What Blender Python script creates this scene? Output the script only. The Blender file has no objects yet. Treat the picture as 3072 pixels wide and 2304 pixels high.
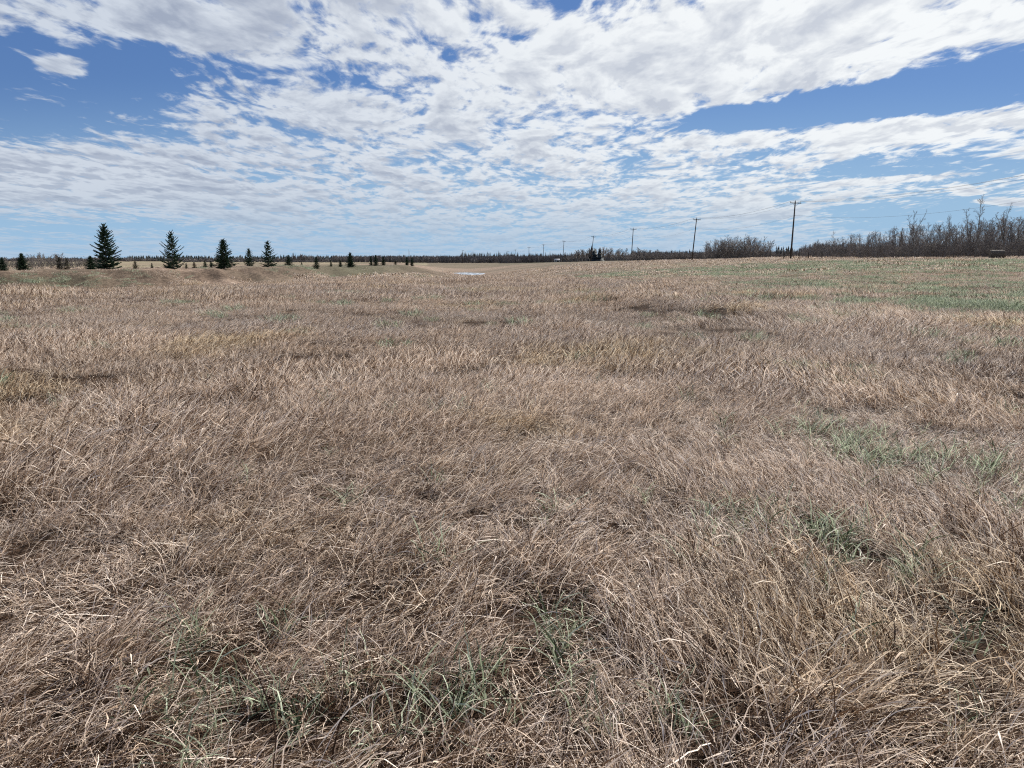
import bpy, math, random
import numpy as np
from mathutils import Vector, noise as mnoise

rnd = random.Random(7)
rng = np.random.default_rng(11)
SC = bpy.context.scene
COL = SC.collection
R = math.radians

# ------------------------------------------------------------------ camera
F = 2235.0            # focal length in pixels of the 3072 wide photograph
EYE = 1.6
HOR = 781.0           # horizon row
PITCH = math.atan((1152 - HOR) / F)
cam = bpy.data.cameras.new("camera")
cam.sensor_width = 36.0
cam.lens = F / 3072 * 36.0
cam.clip_start = 0.05
cam.clip_end = 20000
co = bpy.data.objects.new("camera", cam)
COL.objects.link(co)
co.location = (0, 0, EYE)
co.rotation_euler = (math.pi / 2 - PITCH, 0, 0)
SC.camera = co
cP, sP = math.cos(PITCH), math.sin(PITCH)


def ray(px, row):
    """direction through a photo pixel -> (a, e): x/y and z/y slopes"""
    u, v = (px - 1536) / F, (1152 - row) / F
    y = cP + v * sP
    return u / y, (-sP + v * cP) / y


def at(px, row, d):
    a, e = ray(px, row)
    return Vector((a * d, d, EYE + e * d))


# ------------------------------------------------------------------ world, sun, exposure
SUN_EL, SUN_AZ = R(38), R(34)      # azimuth clockwise from +Y (view direction)
world = bpy.data.worlds.new("World")
SC.world = world
world.use_nodes = True
SC.view_settings.view_transform = 'Standard'
SC.view_settings.look = 'None'
SC.view_settings.exposure = 0.95
SC.view_settings.gamma = 1.0
sun = bpy.data.lights.new("sun", 'SUN')
sun.energy = 5.0
sun.angle = R(0.5)
sun.color = (1.0, 0.955, 0.89)
so = bpy.data.objects.new("sun", sun)
COL.objects.link(so)
sd = Vector((math.cos(SUN_EL) * math.sin(SUN_AZ), math.cos(SUN_EL) * math.cos(SUN_AZ), math.sin(SUN_EL)))
so.rotation_euler = sd.to_track_quat('Z', 'Y').to_euler()
so.location = sd * 50


class NT:
    """tiny expression builder for node trees"""
    def __init__(s, tree):
        s.t = tree; s.n = tree.nodes; s.l = tree.links

    def _in(s, sock, v):
        if v is None: return
        if isinstance(v, bpy.types.NodeSocket): s.l.new(v, sock)
        else: sock.default_value = v

    def m(s, op, a, b=None, c=None, clamp=False):
        n = s.n.new('ShaderNodeMath'); n.operation = op; n.use_clamp = clamp
        s._in(n.inputs[0], a); s._in(n.inputs[1], b); s._in(n.inputs[2], c)
        return n.outputs[0]

    def vm(s, op, a, b=None, scale=None):
        n = s.n.new('ShaderNodeVectorMath'); n.operation = op
        s._in(n.inputs[0], a); s._in(n.inputs[1], b)
        if scale is not None: s._in(n.inputs['Scale'], scale)
        return n.outputs[0]

    def noise(s, vec, scale, detail=4, rough=.5, dist=0., lac=2.0, col=False, dims='3D'):
        n = s.n.new('ShaderNodeTexNoise'); n.noise_dimensions = dims
        s._in(n.inputs['Vector'], vec)
        n.inputs['Scale'].default_value = scale; n.inputs['Detail'].default_value = detail
        n.inputs['Roughness'].default_value = rough; n.inputs['Distortion'].default_value = dist
        n.inputs['Lacunarity'].default_value = lac
        return n.outputs['Color' if col else 'Fac']

    def smooth(s, v, a, b, lo=0., hi=1.):
        n = s.n.new('ShaderNodeMapRange'); n.interpolation_type = 'SMOOTHSTEP'
        s._in(n.inputs[0], v)
        for i, q in enumerate((a, b, lo, hi)): s._in(n.inputs[i + 1], q)
        return n.outputs[0]

    def lin(s, v, a, b, lo=0., hi=1.):
        n = s.n.new('ShaderNodeMapRange')
        s._in(n.inputs[0], v)
        for i, q in enumerate((a, b, lo, hi)): s._in(n.inputs[i + 1], q)
        return n.outputs[0]

    def mix(s, f, a, b, mode='MIX'):
        n = s.n.new('ShaderNodeMix'); n.data_type = 'RGBA'; n.blend_type = mode
        s._in(n.inputs[0], f)
        for sock, v in ((n.inputs[6], a), (n.inputs[7], b)):
            if isinstance(v, tuple) and len(v) == 3: v = (*v, 1)
            s._in(sock, v)
        return n.outputs[2]

    def comb(s, x, y, z):
        n = s.n.new('ShaderNodeCombineXYZ')
        for i, v in enumerate((x, y, z)): s._in(n.inputs[i], v)
        return n.outputs[0]

    def sep(s, v):
        n = s.n.new('ShaderNodeSeparateXYZ'); s._in(n.inputs[0], v)
        return n.outputs


def build_world():
    t = NT(world.node_tree)
    for n in list(t.n): t.n.remove(n)
    out = t.n.new('ShaderNodeOutputWorld')
    bg = t.n.new('ShaderNodeBackground'); bg.inputs[1].default_value = 0.0515
    t.l.new(bg.outputs[0], out.inputs[0])
    sky = t.n.new('ShaderNodeTexSky'); sky.sky_type = 'NISHITA'; sky.sun_disc = False
    sky.sun_elevation = SUN_EL; sky.sun_rotation = SUN_AZ
    sky.altitude = 700; sky.air_density = 1.0; sky.dust_density = 0.2; sky.ozone_density = 3.0
    tc = t.n.new('ShaderNodeTexCoord')
    d = t.vm('NORMALIZE', tc.outputs['Generated'])
    x, y, z = t.sep(d)[:3]
    zc = t.m('ADD', t.m('MAXIMUM', z, 0.0), 0.075)
    P = t.comb(t.m('DIVIDE', x, zc), t.m('DIVIDE', y, zc), 0.37)
    yy = t.m('MAXIMUM', y, 0.05)
    a = t.m('DIVIDE', x, yy); e = t.m('DIVIDE', z, yy)

    # coverage of the cloud deck, fixed in world directions
    cov = None
    for (px, row, hw, hh, tilt, amt) in CLOUD_BLOBS:
        a0, e0 = ray(px, row)
        ct, st = math.cos(R(tilt)), math.sin(R(tilt))
        da = t.m('SUBTRACT', a, a0); de = t.m('SUBTRACT', e, e0)
        p = t.m('MULTIPLY', t.m('ADD', t.m('MULTIPLY', da, ct), t.m('MULTIPLY', de, st)), F / hw)
        q = t.m('MULTIPLY', t.m('SUBTRACT', t.m('MULTIPLY', de, ct), t.m('MULTIPLY', da, st)), F / hh)
        r2 = t.m('ADD', t.m('MULTIPLY', p, p), t.m('MULTIPLY', q, q))
        r2 = t.m('MULTIPLY', r2, r2) if abs(amt) < 1 else r2
        g = t.m('MULTIPLY', t.m('EXPONENT', t.m('MULTIPLY', r2, -1.0)), amt)
        cov = g if cov is None else t.m('ADD', cov, g)

    def density(Pv):
        # rows of puffs that run out towards the horizon
        w = t.noise(Pv, 1.6, 2, .5, col=True)
        w = t.vm('SCALE', t.vm('SUBTRACT', w, (0.5, 0.5, 0.5)), scale=0.30)
        Q = t.vm('MULTIPLY', t.vm('ADD', Pv, w), (1.0, 0.50, 1.0))
        big = t.noise(Q, 2.1, 2, .5)
        med = t.noise(Q, 6.0, 3, .5)
        fine = t.noise(Q, 15., 6, .58)
        v = t.m('MULTIPLY', t.m('SUBTRACT', big, 0.5), 1.2)
        v = t.m('ADD', v, t.m('MULTIPLY', t.m('SUBTRACT', med, 0.5), 1.2))
        w2 = t.m('ADD', v, t.m('MULTIPLY', t.m('SUBTRACT', fine, 0.5), 1.45))
        return w2, t.m('ADD', v, t.m('MULTIPLY', t.m('SUBTRACT', fine, 0.5), 0.7))
    D0, S0 = density(P)
    D1, S1 = density(t.vm('MULTIPLY', P, (0.99, 0.965, 1.0)))
    base = t.m('ADD', t.m('ADD', D0, 0.13), cov)
    alpha = t.smooth(base, -0.24, 0.25)
    thick = t.smooth(t.m('ADD', S0, t.m('MULTIPLY', cov, .25)), -0.05, 0.50)
    lit = t.lin(t.m('SUBTRACT', S0, S1), -0.20, 0.16)
    dot = t.n.new('ShaderNodeVectorMath'); dot.operation = 'DOT_PRODUCT'
    t.l.new(d, dot.inputs[0]); dot.inputs[1].default_value = tuple(sd)
    glow = t.smooth(dot.outputs['Value'], 0.50, 0.98)
    c_dark = t.mix(glow, (3.5, 4.05, 5.2), (6.3, 6.7, 7.4))
    c_lit = t.mix(glow, (6.3, 6.9, 7.8), (9.7, 9.95, 10.0))
    shade = t.m('SUBTRACT', lit, t.m('MULTIPLY', t.m('SUBTRACT', thick, 0.38), 0.85), clamp=True)
    cc = t.mix(shade, c_dark, c_lit)
    low = t.smooth(e, 0.01, 0.13)
    cc = t.mix(t.m('MULTIPLY', t.m('SUBTRACT', 1.0, low), 0.6), cc, (4.7, 5.6, 6.7))
    alpha = t.m('MULTIPLY', alpha, t.smooth(e, 0.0, 0.09, 0.50, 1.0))
    # unseen part of the deck overhead is thinned to cut the ambient fill
    alpha = t.m('MULTIPLY', alpha, t.smooth(z, 0.42, 0.70, 1.0, 0.12))
    hs = t.n.new('ShaderNodeHueSaturation'); hs.inputs['Saturation'].default_value = SKY_SAT
    hs.inputs['Value'].default_value = SKY_VAL
    t.l.new(sky.outputs[0], hs.inputs['Color'])
    # deep clear blue under the Nishita gradient, paler towards the horizon
    skyc = t.mix(1.0, hs.outputs[0], (.34, .37, .40), 'MULTIPLY')
    skyc = t.mix(1.0, skyc, (.52, .98, 2.45), 'ADD')
    skyc = t.mix(t.smooth(e, 0.0, 0.24, .95, 0.0), skyc, (3.4, 5.4, 7.55))
    final = t.mix(t.m('MULTIPLY', alpha, 0.97), skyc, cc)
    t.l.new(final, bg.inputs[0])
    world.cycles.sampling_method = 'MANUAL'
    world.cycles.sample_map_resolution = 512


SKY_SAT, SKY_VAL = 1.15, 1.0
CLOUD_BLOBS = [
    (150, 240, 330, 130, 8, -0.58), (420, 300, 170, 120, 0, -0.34), (120, 370, 230, 60, 0, -0.35),
    (205, 195, 95, 28, -5, 0.75),                                    # small cloud in the gap
    (150, 60, 330, 55, -12, 0.35), (620, 190, 330, 32, -14, -0.32), (1000, 240, 200, 26, -14, -0.30),
    (1500, 330, 650, 220, 0, 0.03), (300, 560, 600, 90, -3, 0.22), (2150, 130, 750, 130, 12, 0.20), (2600, 60, 700, 110, 8, 0.30),
    (2560, 305, 520, 52, 9, -0.85), (2950, 250, 300, 90, 10, -0.75), (2230, 355, 220, 26, 2, -0.50),
    (2350, 395, 420, 32, 4, 0.28), (2850, 380, 350, 38, 6, 0.50),
    (2750, 500, 420, 45, 3, -0.45), (2700, 537, 250, 12, 4, 0.60), (2900, 640, 450, 60, 0, -0.55),
    (2893, 569, 25, 11, 0, 2.4), (2925, 576, 24, 6, 0, 1.4), (3040, 606, 90, 10, 0, 1.7), (2280, 645, 130, 13, 3, 0.7), (2250, 610, 70, 22, 0, 0.6), (2320, 645, 60, 10, 0, 0.5),
    (150, 680, 500, 50, 0, -0.35), (330, 520, 480, 70, 0, 0.22), (700, 520, 160, 26, -5, -0.30),
    (1530, 75, 230, 60, -6, 0.26), (1560, 115, 120, 9, -8, -0.25), (850, 20, 120, 22, 0, -0.25), (600, 80, 230, 60, -20, 0.25),
    (1500, 200, 260, 50, 0, 0.16), (900, 320, 330, 60, -8, 0.14),
    (1300, 640, 900, 60, 0, 0.06), (2080, 470, 350, 18, 3, -0.2),
]
build_world()


# ------------------------------------------------------------------ helpers
def tag(o, label=None, cat=None, group=None, kind=None):
    if label: o['label'] = label
    if cat: o['category'] = cat
    if group: o['group'] = group
    if kind: o['kind'] = kind
    return o


def mesh_from(name, verts, faces, mat=None, smooth=False):
    me = bpy.data.meshes.new(name)
    verts = np.asarray(verts, dtype=np.float32)
    me.vertices.add(len(verts))
    me.vertices.foreach_set('co', verts.ravel())
    if isinstance(faces, np.ndarray):
        k = faces.shape[1]
        nl = faces.size
        me.loops.add(nl)
        me.loops.foreach_set('vertex_index', faces.ravel().astype(np.int32))
        me.polygons.add(len(faces))
        me.polygons.foreach_set('loop_start', np.arange(0, nl, k, dtype=np.int32))
        me.polygons.foreach_set('loop_total', np.full(len(faces), k, dtype=np.int32))
    else:
        tot = [len(f) for f in faces]
        flat = [i for f in faces for i in f]
        me.loops.add(len(flat))
        me.loops.foreach_set('vertex_index', flat)
        me.polygons.add(len(tot))
        st = np.concatenate([[0], np.cumsum(tot)[:-1]]).astype(np.int32)
        me.polygons.foreach_set('loop_start', st)
        me.polygons.foreach_set('loop_total', tot)
    me.update(calc_edges=True)
    me.validate()
    if smooth: me.polygons.foreach_set('use_smooth', [True] * len(me.polygons))
    if mat: me.materials.append(mat)
    return me


def link(name, me, parent=None):
    o = bpy.data.objects.new(name, me)
    COL.objects.link(o)
    if parent: o.parent = parent
    return o


def empty(name, loc):
    o = bpy.data.objects.new(name, None)
    o.empty_display_size = 0.3
    COL.objects.link(o)
    o.location = loc
    return o


def copy_tree(root, loc, rotz=0, scale=(1, 1, 1)):
    r = root.copy(); COL.objects.link(r)
    r.location = loc; r.rotation_euler = (0, 0, rotz); r.scale = scale
    for ch in list(root.children):
        c = ch.copy(); COL.objects.link(c); c.parent = r
    return r


class MB:
    def __init__(s): s.v = []; s.f = []

    def tube(s, pts, rad, sides=5, cap=True):
        pts = [Vector(p) for p in pts]
        n0 = len(s.v)
        for i, p in enumerate(pts):
            d = (pts[min(i + 1, len(pts) - 1)] - pts[max(i - 1, 0)]).normalized()
            ref = Vector((1, 0, 0)) if abs(d.x) < .8 else Vector((0, 1, 0))
            u = d.cross(ref).normalized(); w = d.cross(u)
            for k in range(sides):
                an = 2 * math.pi * k / sides
                s.v.append(p + (u * math.cos(an) + w * math.sin(an)) * rad[i])
        for i in range(len(pts) - 1):
            for k in range(sides):
                a = n0 + i * sides + k; b = n0 + i * sides + (k + 1) % sides
                s.f.append((a, b, b + sides, a + sides))
        if cap:
            s.f.append(tuple(n0 + (len(pts) - 1) * sides + k for k in range(sides)))
            s.f.append(tuple(n0 + k for k in reversed(range(sides))))

    def box(s, c, h, ax=None):
        c = Vector(c); n0 = len(s.v)
        X, Y, Z = ax or (Vector((1, 0, 0)), Vector((0, 1, 0)), Vector((0, 0, 1)))
        for sx in (-1, 1):
            for sy in (-1, 1):
                for sz in (-1, 1):
                    s.v.append(c + X * (sx * h[0]) + Y * (sy * h[1]) + Z * (sz * h[2]))
        for f in ((0, 1, 3, 2), (4, 6, 7, 5), (0, 4, 5, 1), (2, 3, 7, 6), (0, 2, 6, 4), (1, 5, 7, 3)):
            s.f.append(tuple(n0 + i for i in f))

    def quad(s, a, b, c, d):
        n0 = len(s.v); s.v += [a, b, c, d]; s.f.append((n0, n0 + 1, n0 + 2, n0 + 3))

    def tri(s, a, b, c):
        n0 = len(s.v); s.v += [a, b, c]; s.f.append((n0, n0 + 1, n0 + 2))

    def mesh(s, name, mat, smooth=False):
        return mesh_from(name, [tuple(v) for v in s.v], s.f, mat, smooth)


# ------------------------------------------------------------------ materials
def new_mat(name):
    m = bpy.data.materials.new(name); m.use_nodes = True
    t = NT(m.node_tree)
    b = t.n['Principled BSDF']
    return m, t, b


def simple_mat(name, c1, c2, scale=3., rough=.85, stretch=(1, 1, 1), spec=.2, obj=True):
    m, t, b = new_mat(name)
    tc = t.n.new('ShaderNodeTexCoord')
    v = t.vm('MULTIPLY', tc.outputs['Object'], stretch)
    f = t.smooth(t.noise(v, scale, 5, .6), .3, .7)
    t.l.new(t.mix(f, c1, c2), b.inputs['Base Color'])
    b.inputs['Roughness'].default_value = rough
    b.inputs['Specular IOR Level'].default_value = spec
    return m


def blade_mat(name, ramp, trans=.35, noise_cols=None, rough=.6, spec=.15):
    """thin leaf material: per-blade tint attribute + broad patches over the field"""
    m, t, b = new_mat(name)
    at_ = t.n.new('ShaderNodeAttribute'); at_.attribute_name = 'tint'
    geo = t.n.new('ShaderNodeNewGeometry')
    cr = t.n.new('ShaderNodeValToRGB')
    els = cr.color_ramp.elements
    els[0].position = ramp[0][0]; els[0].color = (*ramp[0][1], 1)
    els[1].position = ramp[-1][0]; els[1].color = (*ramp[-1][1], 1)
    for p, c in ramp[1:-1]:
        e = els.new(p); e.color = (*c, 1)
    big = t.noise(geo.outputs['Position'], 0.16, 4, .6)
    fac = t.m('ADD', at_.outputs['Fac'], t.m('MULTIPLY', t.m('SUBTRACT', big, .5), .5), clamp=True)
    t.l.new(fac, cr.inputs[0])
    col = cr.outputs[0]
    if noise_cols:
        n2 = t.smooth(t.noise(t.vm('ADD', geo.outputs['Position'], (31., 17., 0.)), .22, 3, .6), .52, .68)
        col = t.mix(t.m('MULTIPLY', n2, noise_cols[1]), col, noise_cols[0], 'MULTIPLY')
    t.l.new(col, b.inputs['Base Color'])
    b.inputs['Roughness'].default_value = rough
    b.inputs['Specular IOR Level'].default_value = spec
    tr = t.n.new('ShaderNodeBsdfTranslucent'); t.l.new(col, tr.inputs[0])
    mx = t.n.new('ShaderNodeMixShader'); mx.inputs[0].default_value = trans
    t.l.new(b.outputs[0], mx.inputs[1]); t.l.new(tr.outputs[0], mx.inputs[2])
    t.l.new(mx.outputs[0], t.n['Material Output'].inputs[0])
    return m


M_DRY = blade_mat('dry_blades', [(0.0, (.035, .019, .011)), (.36, (.125, .074, .045)), (.48, (.36, .265, .185)), (.64, (.65, .51, .395)),
                                 (1.0, (.92, .81, .69))], .28, ((1.0, .97, .70), .45))
M_GREEN = blade_mat('green_blades', [(0.0, (.03, .045, .025)), (.3, (.095, .12, .065)), (1.0, (.56, .62, .45))], .35)
M_BARK = simple_mat('bark', (.07, .062, .055), (.22, .20, .18), 6, stretch=(1, 1, .3))
M_TWIG = simple_mat('twigs', (.11, .095, .086), (.27, .24, .22), .8)
M_NEEDLE = simple_mat('spruce_needles', (.024, .050, .032), (.085, .130, .080), 2.2, spec=.15)
M_NEEDLE_DRY = simple_mat('dull_needles', (.035, .035, .02), (.075, .075, .042), 2.2, spec=.15)
M_POLE = simple_mat('weathered_pole', (.035, .028, .024), (.085, .07, .058), 2, stretch=(4, 4, .3))
M_INS = simple_mat('insulator_glaze', (.12, .07, .05), (.2, .13, .1), 2, rough=.25, spec=.5)
M_WIRE = simple_mat('wire_metal', (.05, .05, .055), (.10, .10, .11), 1, rough=.5)


# ------------------------------------------------------------------ terrain height
def crest_dist(px):
    return np.interp(px, [-400, 0, 500, 900, 1230, 1400], [73, 73, 86, 121, 196, 240])


def _ctl():
    """control points: photo column, photo row (or None with a height), distance"""
    C = []
    def r(px, row, d): C.append((ray(px, 781)[0], d, EYE + ray(px, row)[1] * d))
    def h(px, hh, d): C.append((ray(px, 781)[0], d, hh))
    for px in (-400, 0, 500, 900, 1380, 1750, 2380, 3072, 3500):
        for d in (1.5, 5, 12, 24): h(px, 0, d)
        h(px, -.06, 40)
    for px in (-400, -130, 0, 125, 250, 375, 500, 630, 760, 900, 1010, 1120, 1230):
        c = crest_dist(px)
        rc = np.interp(px, [0, 500, 900, 1230], [812, 806, 800, 798]); rt = np.interp(px, [0, 500, 900, 1230], [886, 866, 846, 827])
        h(px, -.7, c * .63); h(px, -1.0, c * .76); r(px, rt, c * .87); r(px, rt * .75 + rc * .25, c * .905)
        r(px, rt * .25 + rc * .75, c * .955); r(px, rc, c); h(px, EYE + ray(px, rc)[1] * c - .15, c * 1.12)
        h(px, .3, c * 1.45)
        if c < 150: r(px, 797, 220)
        r(px, 789, 500); r(px, 783, 1500)
    h(1380, -.35, 70); h(1380, -2.6, 115); h(1380, -3.75, 190); h(1380, -3.8, 290); r(1380, 806, 345); r(1380, 797, 400); r(1380, 790, 600); r(1380, 784, 1500)
    h(1540, -.3, 70); h(1540, -2.4, 105); r(1540, 832, 170); r(1540, 812, 250); r(1540, 798, 330); r(1540, 789, 600); r(1540, 784, 1500)
    h(1750, -.25, 68); h(1750, -1.5, 98); r(1750, 830, 128); r(1750, 800, 185); r(1750, 789, 250); r(1750, 785, 450); r(1750, 783, 1500)
    h(2000, -.2, 65); h(2000, -.6, 88); r(2000, 820, 115); r(2000, 796, 150); r(2000, 784, 200); r(2000, 783, 400); r(2000, 782, 1500)
    h(2380, -.05, 60); r(2380, 818, 90); r(2380, 786, 122); r(2380, 776, 144); r(2380, 773, 200); r(2380, 779, 400); r(2380, 781, 1500)
    for px in (3072, 3500):
        h(px, 0.05, 60); r(px, 802, 85); r(px, 783, 103); r(px, 774, 113); r(px, 770, 126); r(px, 769, 160); r(px, 776, 400); r(px, 781, 1500)
    return np.array(C)


_C = _ctl()
_X = np.stack([_C[:, 0] * 3.0, np.log(_C[:, 1])], 1)


def _U(r2): return np.where(r2 > 1e-12, .5 * r2 * np.log(np.maximum(r2, 1e-12)), 0)


def _fit():
    n = len(_X)
    D = ((_X[:, None] - _X[None]) ** 2).sum(-1)
    K = _U(D) + np.eye(n) * 1e-4
    Pm = np.concatenate([np.ones((n, 1)), _X], 1)
    A = np.zeros((n + 3, n + 3)); A[:n, :n] = K; A[:n, n:] = Pm; A[n:, :n] = Pm.T
    return np.linalg.solve(A, np.concatenate([_C[:, 2], np.zeros(3)]))


_W = _fit()


def vnoise(x, y, s, seed=0):
    """cheap smooth value noise, vectorised"""
    x = x * s + seed * 17.3; y = y * s + seed * 5.7
    xi = np.floor(x).astype(np.int64); yi = np.floor(y).astype(np.int64)
    fx = x - xi; fy = y - yi
    fx = fx * fx * (3 - 2 * fx); fy = fy * fy * (3 - 2 * fy)
    def hsh(a, b):
        v = (a * 374761393 + b * 668265263 + seed * 2147483) & 0xffffffff
        v = ((v ^ (v >> 13)) * 1274126177) & 0xffffffff
        return ((v ^ (v >> 16)) & 0xffff) / 65535.0
    return ((hsh(xi, yi) * (1 - fx) + hsh(xi + 1, yi) * fx) * (1 - fy) +
            (hsh(xi, yi + 1) * (1 - fx) + hsh(xi + 1, yi + 1) * fx) * fy)


def H(x, y):
    x = np.atleast_1d(np.asarray(x, float)); y = np.atleast_1d(np.asarray(y, float))
    shape = x.shape; x = x.ravel(); y = y.ravel()
    rr = np.sqrt(x * x + y * y) + 1e-6
    az = np.arctan2(x, y)
    azc = np.clip(az, -R(41), R(41))
    a = np.tan(azc)
    d = np.clip(rr * np.cos(azc), 1.2, 1500)
    out = np.zeros(len(x))
    for i in range(0, len(x), 20000):
        q = np.stack([a[i:i + 20000] * 3.0, np.log(d[i:i + 20000])], 1)
        D = ((q[:, None] - _X[None]) ** 2).sum(-1)
        out[i:i + 20000] = _U(D) @ _W[:len(_X)] + _W[-3] + q @ _W[-2:]
    fade = np.clip((R(110) - np.abs(az)) / R(69), 0, 1)
    fade = fade * fade * (3 - 2 * fade)
    out *= fade
    amp = np.clip(rr / 12, 0.15, 1)
    out += amp * ((vnoise(x, y, .22, 1) - .5) * .16 + (vnoise(x, y, .9, 2) - .5) * .07)
    out += np.clip((rr - 60) / 60, 0, 1) * (vnoise(x, y, .06, 3) - .5) * .2 * np.clip(1 - rr / 900, 0, 1)
    # slumped, rilled face of the left bank
    px = 1536 + F * x / np.maximum(y, .5)
    k = y / crest_dist(px)
    face = np.exp(-((k - .93) / .05) ** 2) * (px < 1300) * (y > 30)
    out += face * ((vnoise(x * .55 + y * .35, y * .25 - x * .05, 1.0, 44) - .5) * .75 + (vnoise(x, y, .45, 45) - .5) * .4)
    # low hummock right of the middle, its steep side towards the viewer
    for (hx, hy, L, W_, ang, A_) in ((4.9, 22.2, 3.0, 1.1, -62, .27), (3.6, 26.0, 2.6, 1.1, -54, .22), (6.8, 19.8, 1.6, .7, -50, .16), (14, 33, 4, 1.5, -15, .2)):
        ca, sa = math.cos(R(ang)), math.sin(R(ang))
        p = (x - hx) * ca + (y - hy) * sa; q = -(x - hx) * sa + (y - hy) * ca
        q = np.where(q < 0, q * 1.3, q * .6)
        out += A_ * np.exp(-(p / L) ** 2 - (q / W_) ** 2)
    return out.reshape(shape)


def Hs(x, y): return float(H(x, y)[0])


# ------------------------------------------------------------------ ground
def green_amount(x, y):
    """0..1 how much short living grass shows"""
    g = np.zeros_like(x)
    for (px, row, w, hh, amt) in GREEN_SPOTS:
        a, e = ray(px, row)
        d = EYE / max(-e, .012)
        k = d
        if amt < 0:
            pass
        cx, cy = a * d, d
        sx = max(w / F * d, .15)
        e2 = ray(px, row + hh)[1]; e1 = ray(px, max(row - hh, 806))[1]
        sy = max(.5 * (EYE / -e1 - EYE / -e2), .2)
        g += amt * np.exp(-((x - cx) / sx) ** 2 - ((y - cy) / sy) ** 2)
    return np.clip(g, 0, 1)


GREEN_SPOTS = [(600, 1980, 130, 90, .95), (860, 1900, 120, 60, .5), (1730, 1900, 130, 90, .8), (1500, 2120, 240, 110, .8),
               (750, 2200, 260, 80, .7), (1100, 2250, 200, 60, .6), (2350, 1620, 210, 70, .8), (2600, 1690, 170, 80, .9), (2900, 1950, 200, 110, .8),
               (2720, 1400, 230, 90, .5), (2520, 1310, 150, 60, .5), (3000, 2230, 200, 90, .7), (2050, 2220, 180, 70, .5),
               (1450, 1560, 60, 30, .6), (680, 1460, 60, 30, .35), (320, 1760, 90, 40, .45), (2950, 1650, 160, 60, .7),
               (1330, 1240, 50, 16, .5), (2080, 1210, 40, 14, .6), (2890, 890, 420, 45, .85), (2750, 840, 600, 30, .7),
               (100, 2150, 90, 60, .5), (3000, 1430, 120, 90, .6), (1180, 2100, 150, 50, .4), (1080, 1530, 40, 22, .4)]


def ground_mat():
    m, t, b = new_mat('field_soil_and_thatch')
    geo = t.n.new('ShaderNodeNewGeometry')
    P = geo.outputs['Position']
    att = t.n.new('ShaderNodeAttribute'); att.attribute_name = 'zone'
    zr, zg, zb = t.sep(att.outputs['Vector'])[:3]   # r: green, g: far field (short grass), b: pale stubble
    n1 = t.noise(P, 9., 6, .7); n2 = t.noise(P, .5, 5, .6); n3 = t.noise(t.vm('MULTIPLY', P, (1, .6, 1)), 2.2, 8, .72)
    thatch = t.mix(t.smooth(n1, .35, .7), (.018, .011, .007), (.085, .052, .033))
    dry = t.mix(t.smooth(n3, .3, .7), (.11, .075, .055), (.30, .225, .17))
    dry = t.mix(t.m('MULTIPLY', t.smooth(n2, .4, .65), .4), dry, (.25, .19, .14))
    grn = t.mix(t.smooth(n3, .3, .7), (.032, .036, .020), (.095, .097, .060))
    pale = t.mix(t.smooth(n2, .35, .6), (.30, .24, .165), (.21, .20, .12))
    far = t.mix(t.m('MULTIPLY', zr, t.smooth(n3, .2, .75, .75, 1.)), dry, grn)
    far = t.mix(zb, far, pale)
    strp = t.smooth(t.noise(t.vm('MULTIPLY', P, (.012, .035, 0)), 1., 6, .65), .42, .62)
    far = t.mix(t.m('MULTIPLY', strp, .65), far, (.085, .075, .05))
    att2 = t.n.new('ShaderNodeAttribute'); att2.attribute_name = 'bank_shade'
    far = t.mix(t.m('MULTIPLY', att2.outputs['Fac'], .88), far, t.mix(t.smooth(n3, .35, .65), (.022, .015, .010), (.095, .066, .046)))  # bank face brown, darkened to imitate the shade on it
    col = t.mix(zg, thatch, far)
    t.l.new(col, b.inputs['Base Color'])
    b.inputs['Roughness'].default_value = .95; b.inputs['Specular IOR Level'].default_value = .05
    bp = t.n.new('ShaderNodeBump'); bp.inputs['Strength'].default_value = .9; bp.inputs['Distance'].default_value = .25
    t.l.new(n3, bp.inputs['Height']); t.l.new(bp.outputs[0], b.inputs['Normal'])
    return m


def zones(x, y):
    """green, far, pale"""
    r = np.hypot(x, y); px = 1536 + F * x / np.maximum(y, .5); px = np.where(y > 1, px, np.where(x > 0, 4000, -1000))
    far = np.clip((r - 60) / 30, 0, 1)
    g = np.zeros_like(x)
    n = vnoise(x, y, .09, 5) * .6 + vnoise(x, y, .35, 6) * .4
    # right-hand short field, green bank of the channel, berm patches
    rt = np.clip((px - 1450) / 250, 0, 1) * np.clip((r - 84) / 25, 0, 1)
    g += rt * (.15 + .8 * n)
    bank = np.exp(-((px - 1080) / 190) ** 2) * np.clip((r - 110) / 20, 0, 1) * (r < 240)
    g += bank * .95
    lb = np.exp(-((px - 120) / 230) ** 2) * np.exp(-((y / crest_dist(px) - .925) / .03) ** 2)
    g += lb * np.clip(n * 2.2, 0, 1)
    g += np.clip((r - 330) / 60, 0, 1) * .55 * (px > 1150)
    g = np.where((r > 90) & (px > 2300), np.maximum(g, .25 + .5 * n), g)
    pale = np.clip((y - np.interp(px, [-400, 500, 900, 1230, 1400], [105, 118, 170, 290, 300])) / 25, 0, 1) * (px < 1290) * np.clip(vnoise(x, y, .02, 8) * 1.6 - .1, 0, 1)
    strip = np.exp(-((r - 148) / 14) ** 2) * (px > 1900) * .35
    pale = np.clip(pale + strip, 0, 1)
    return np.clip(g, 0, 1), far, pale


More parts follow.
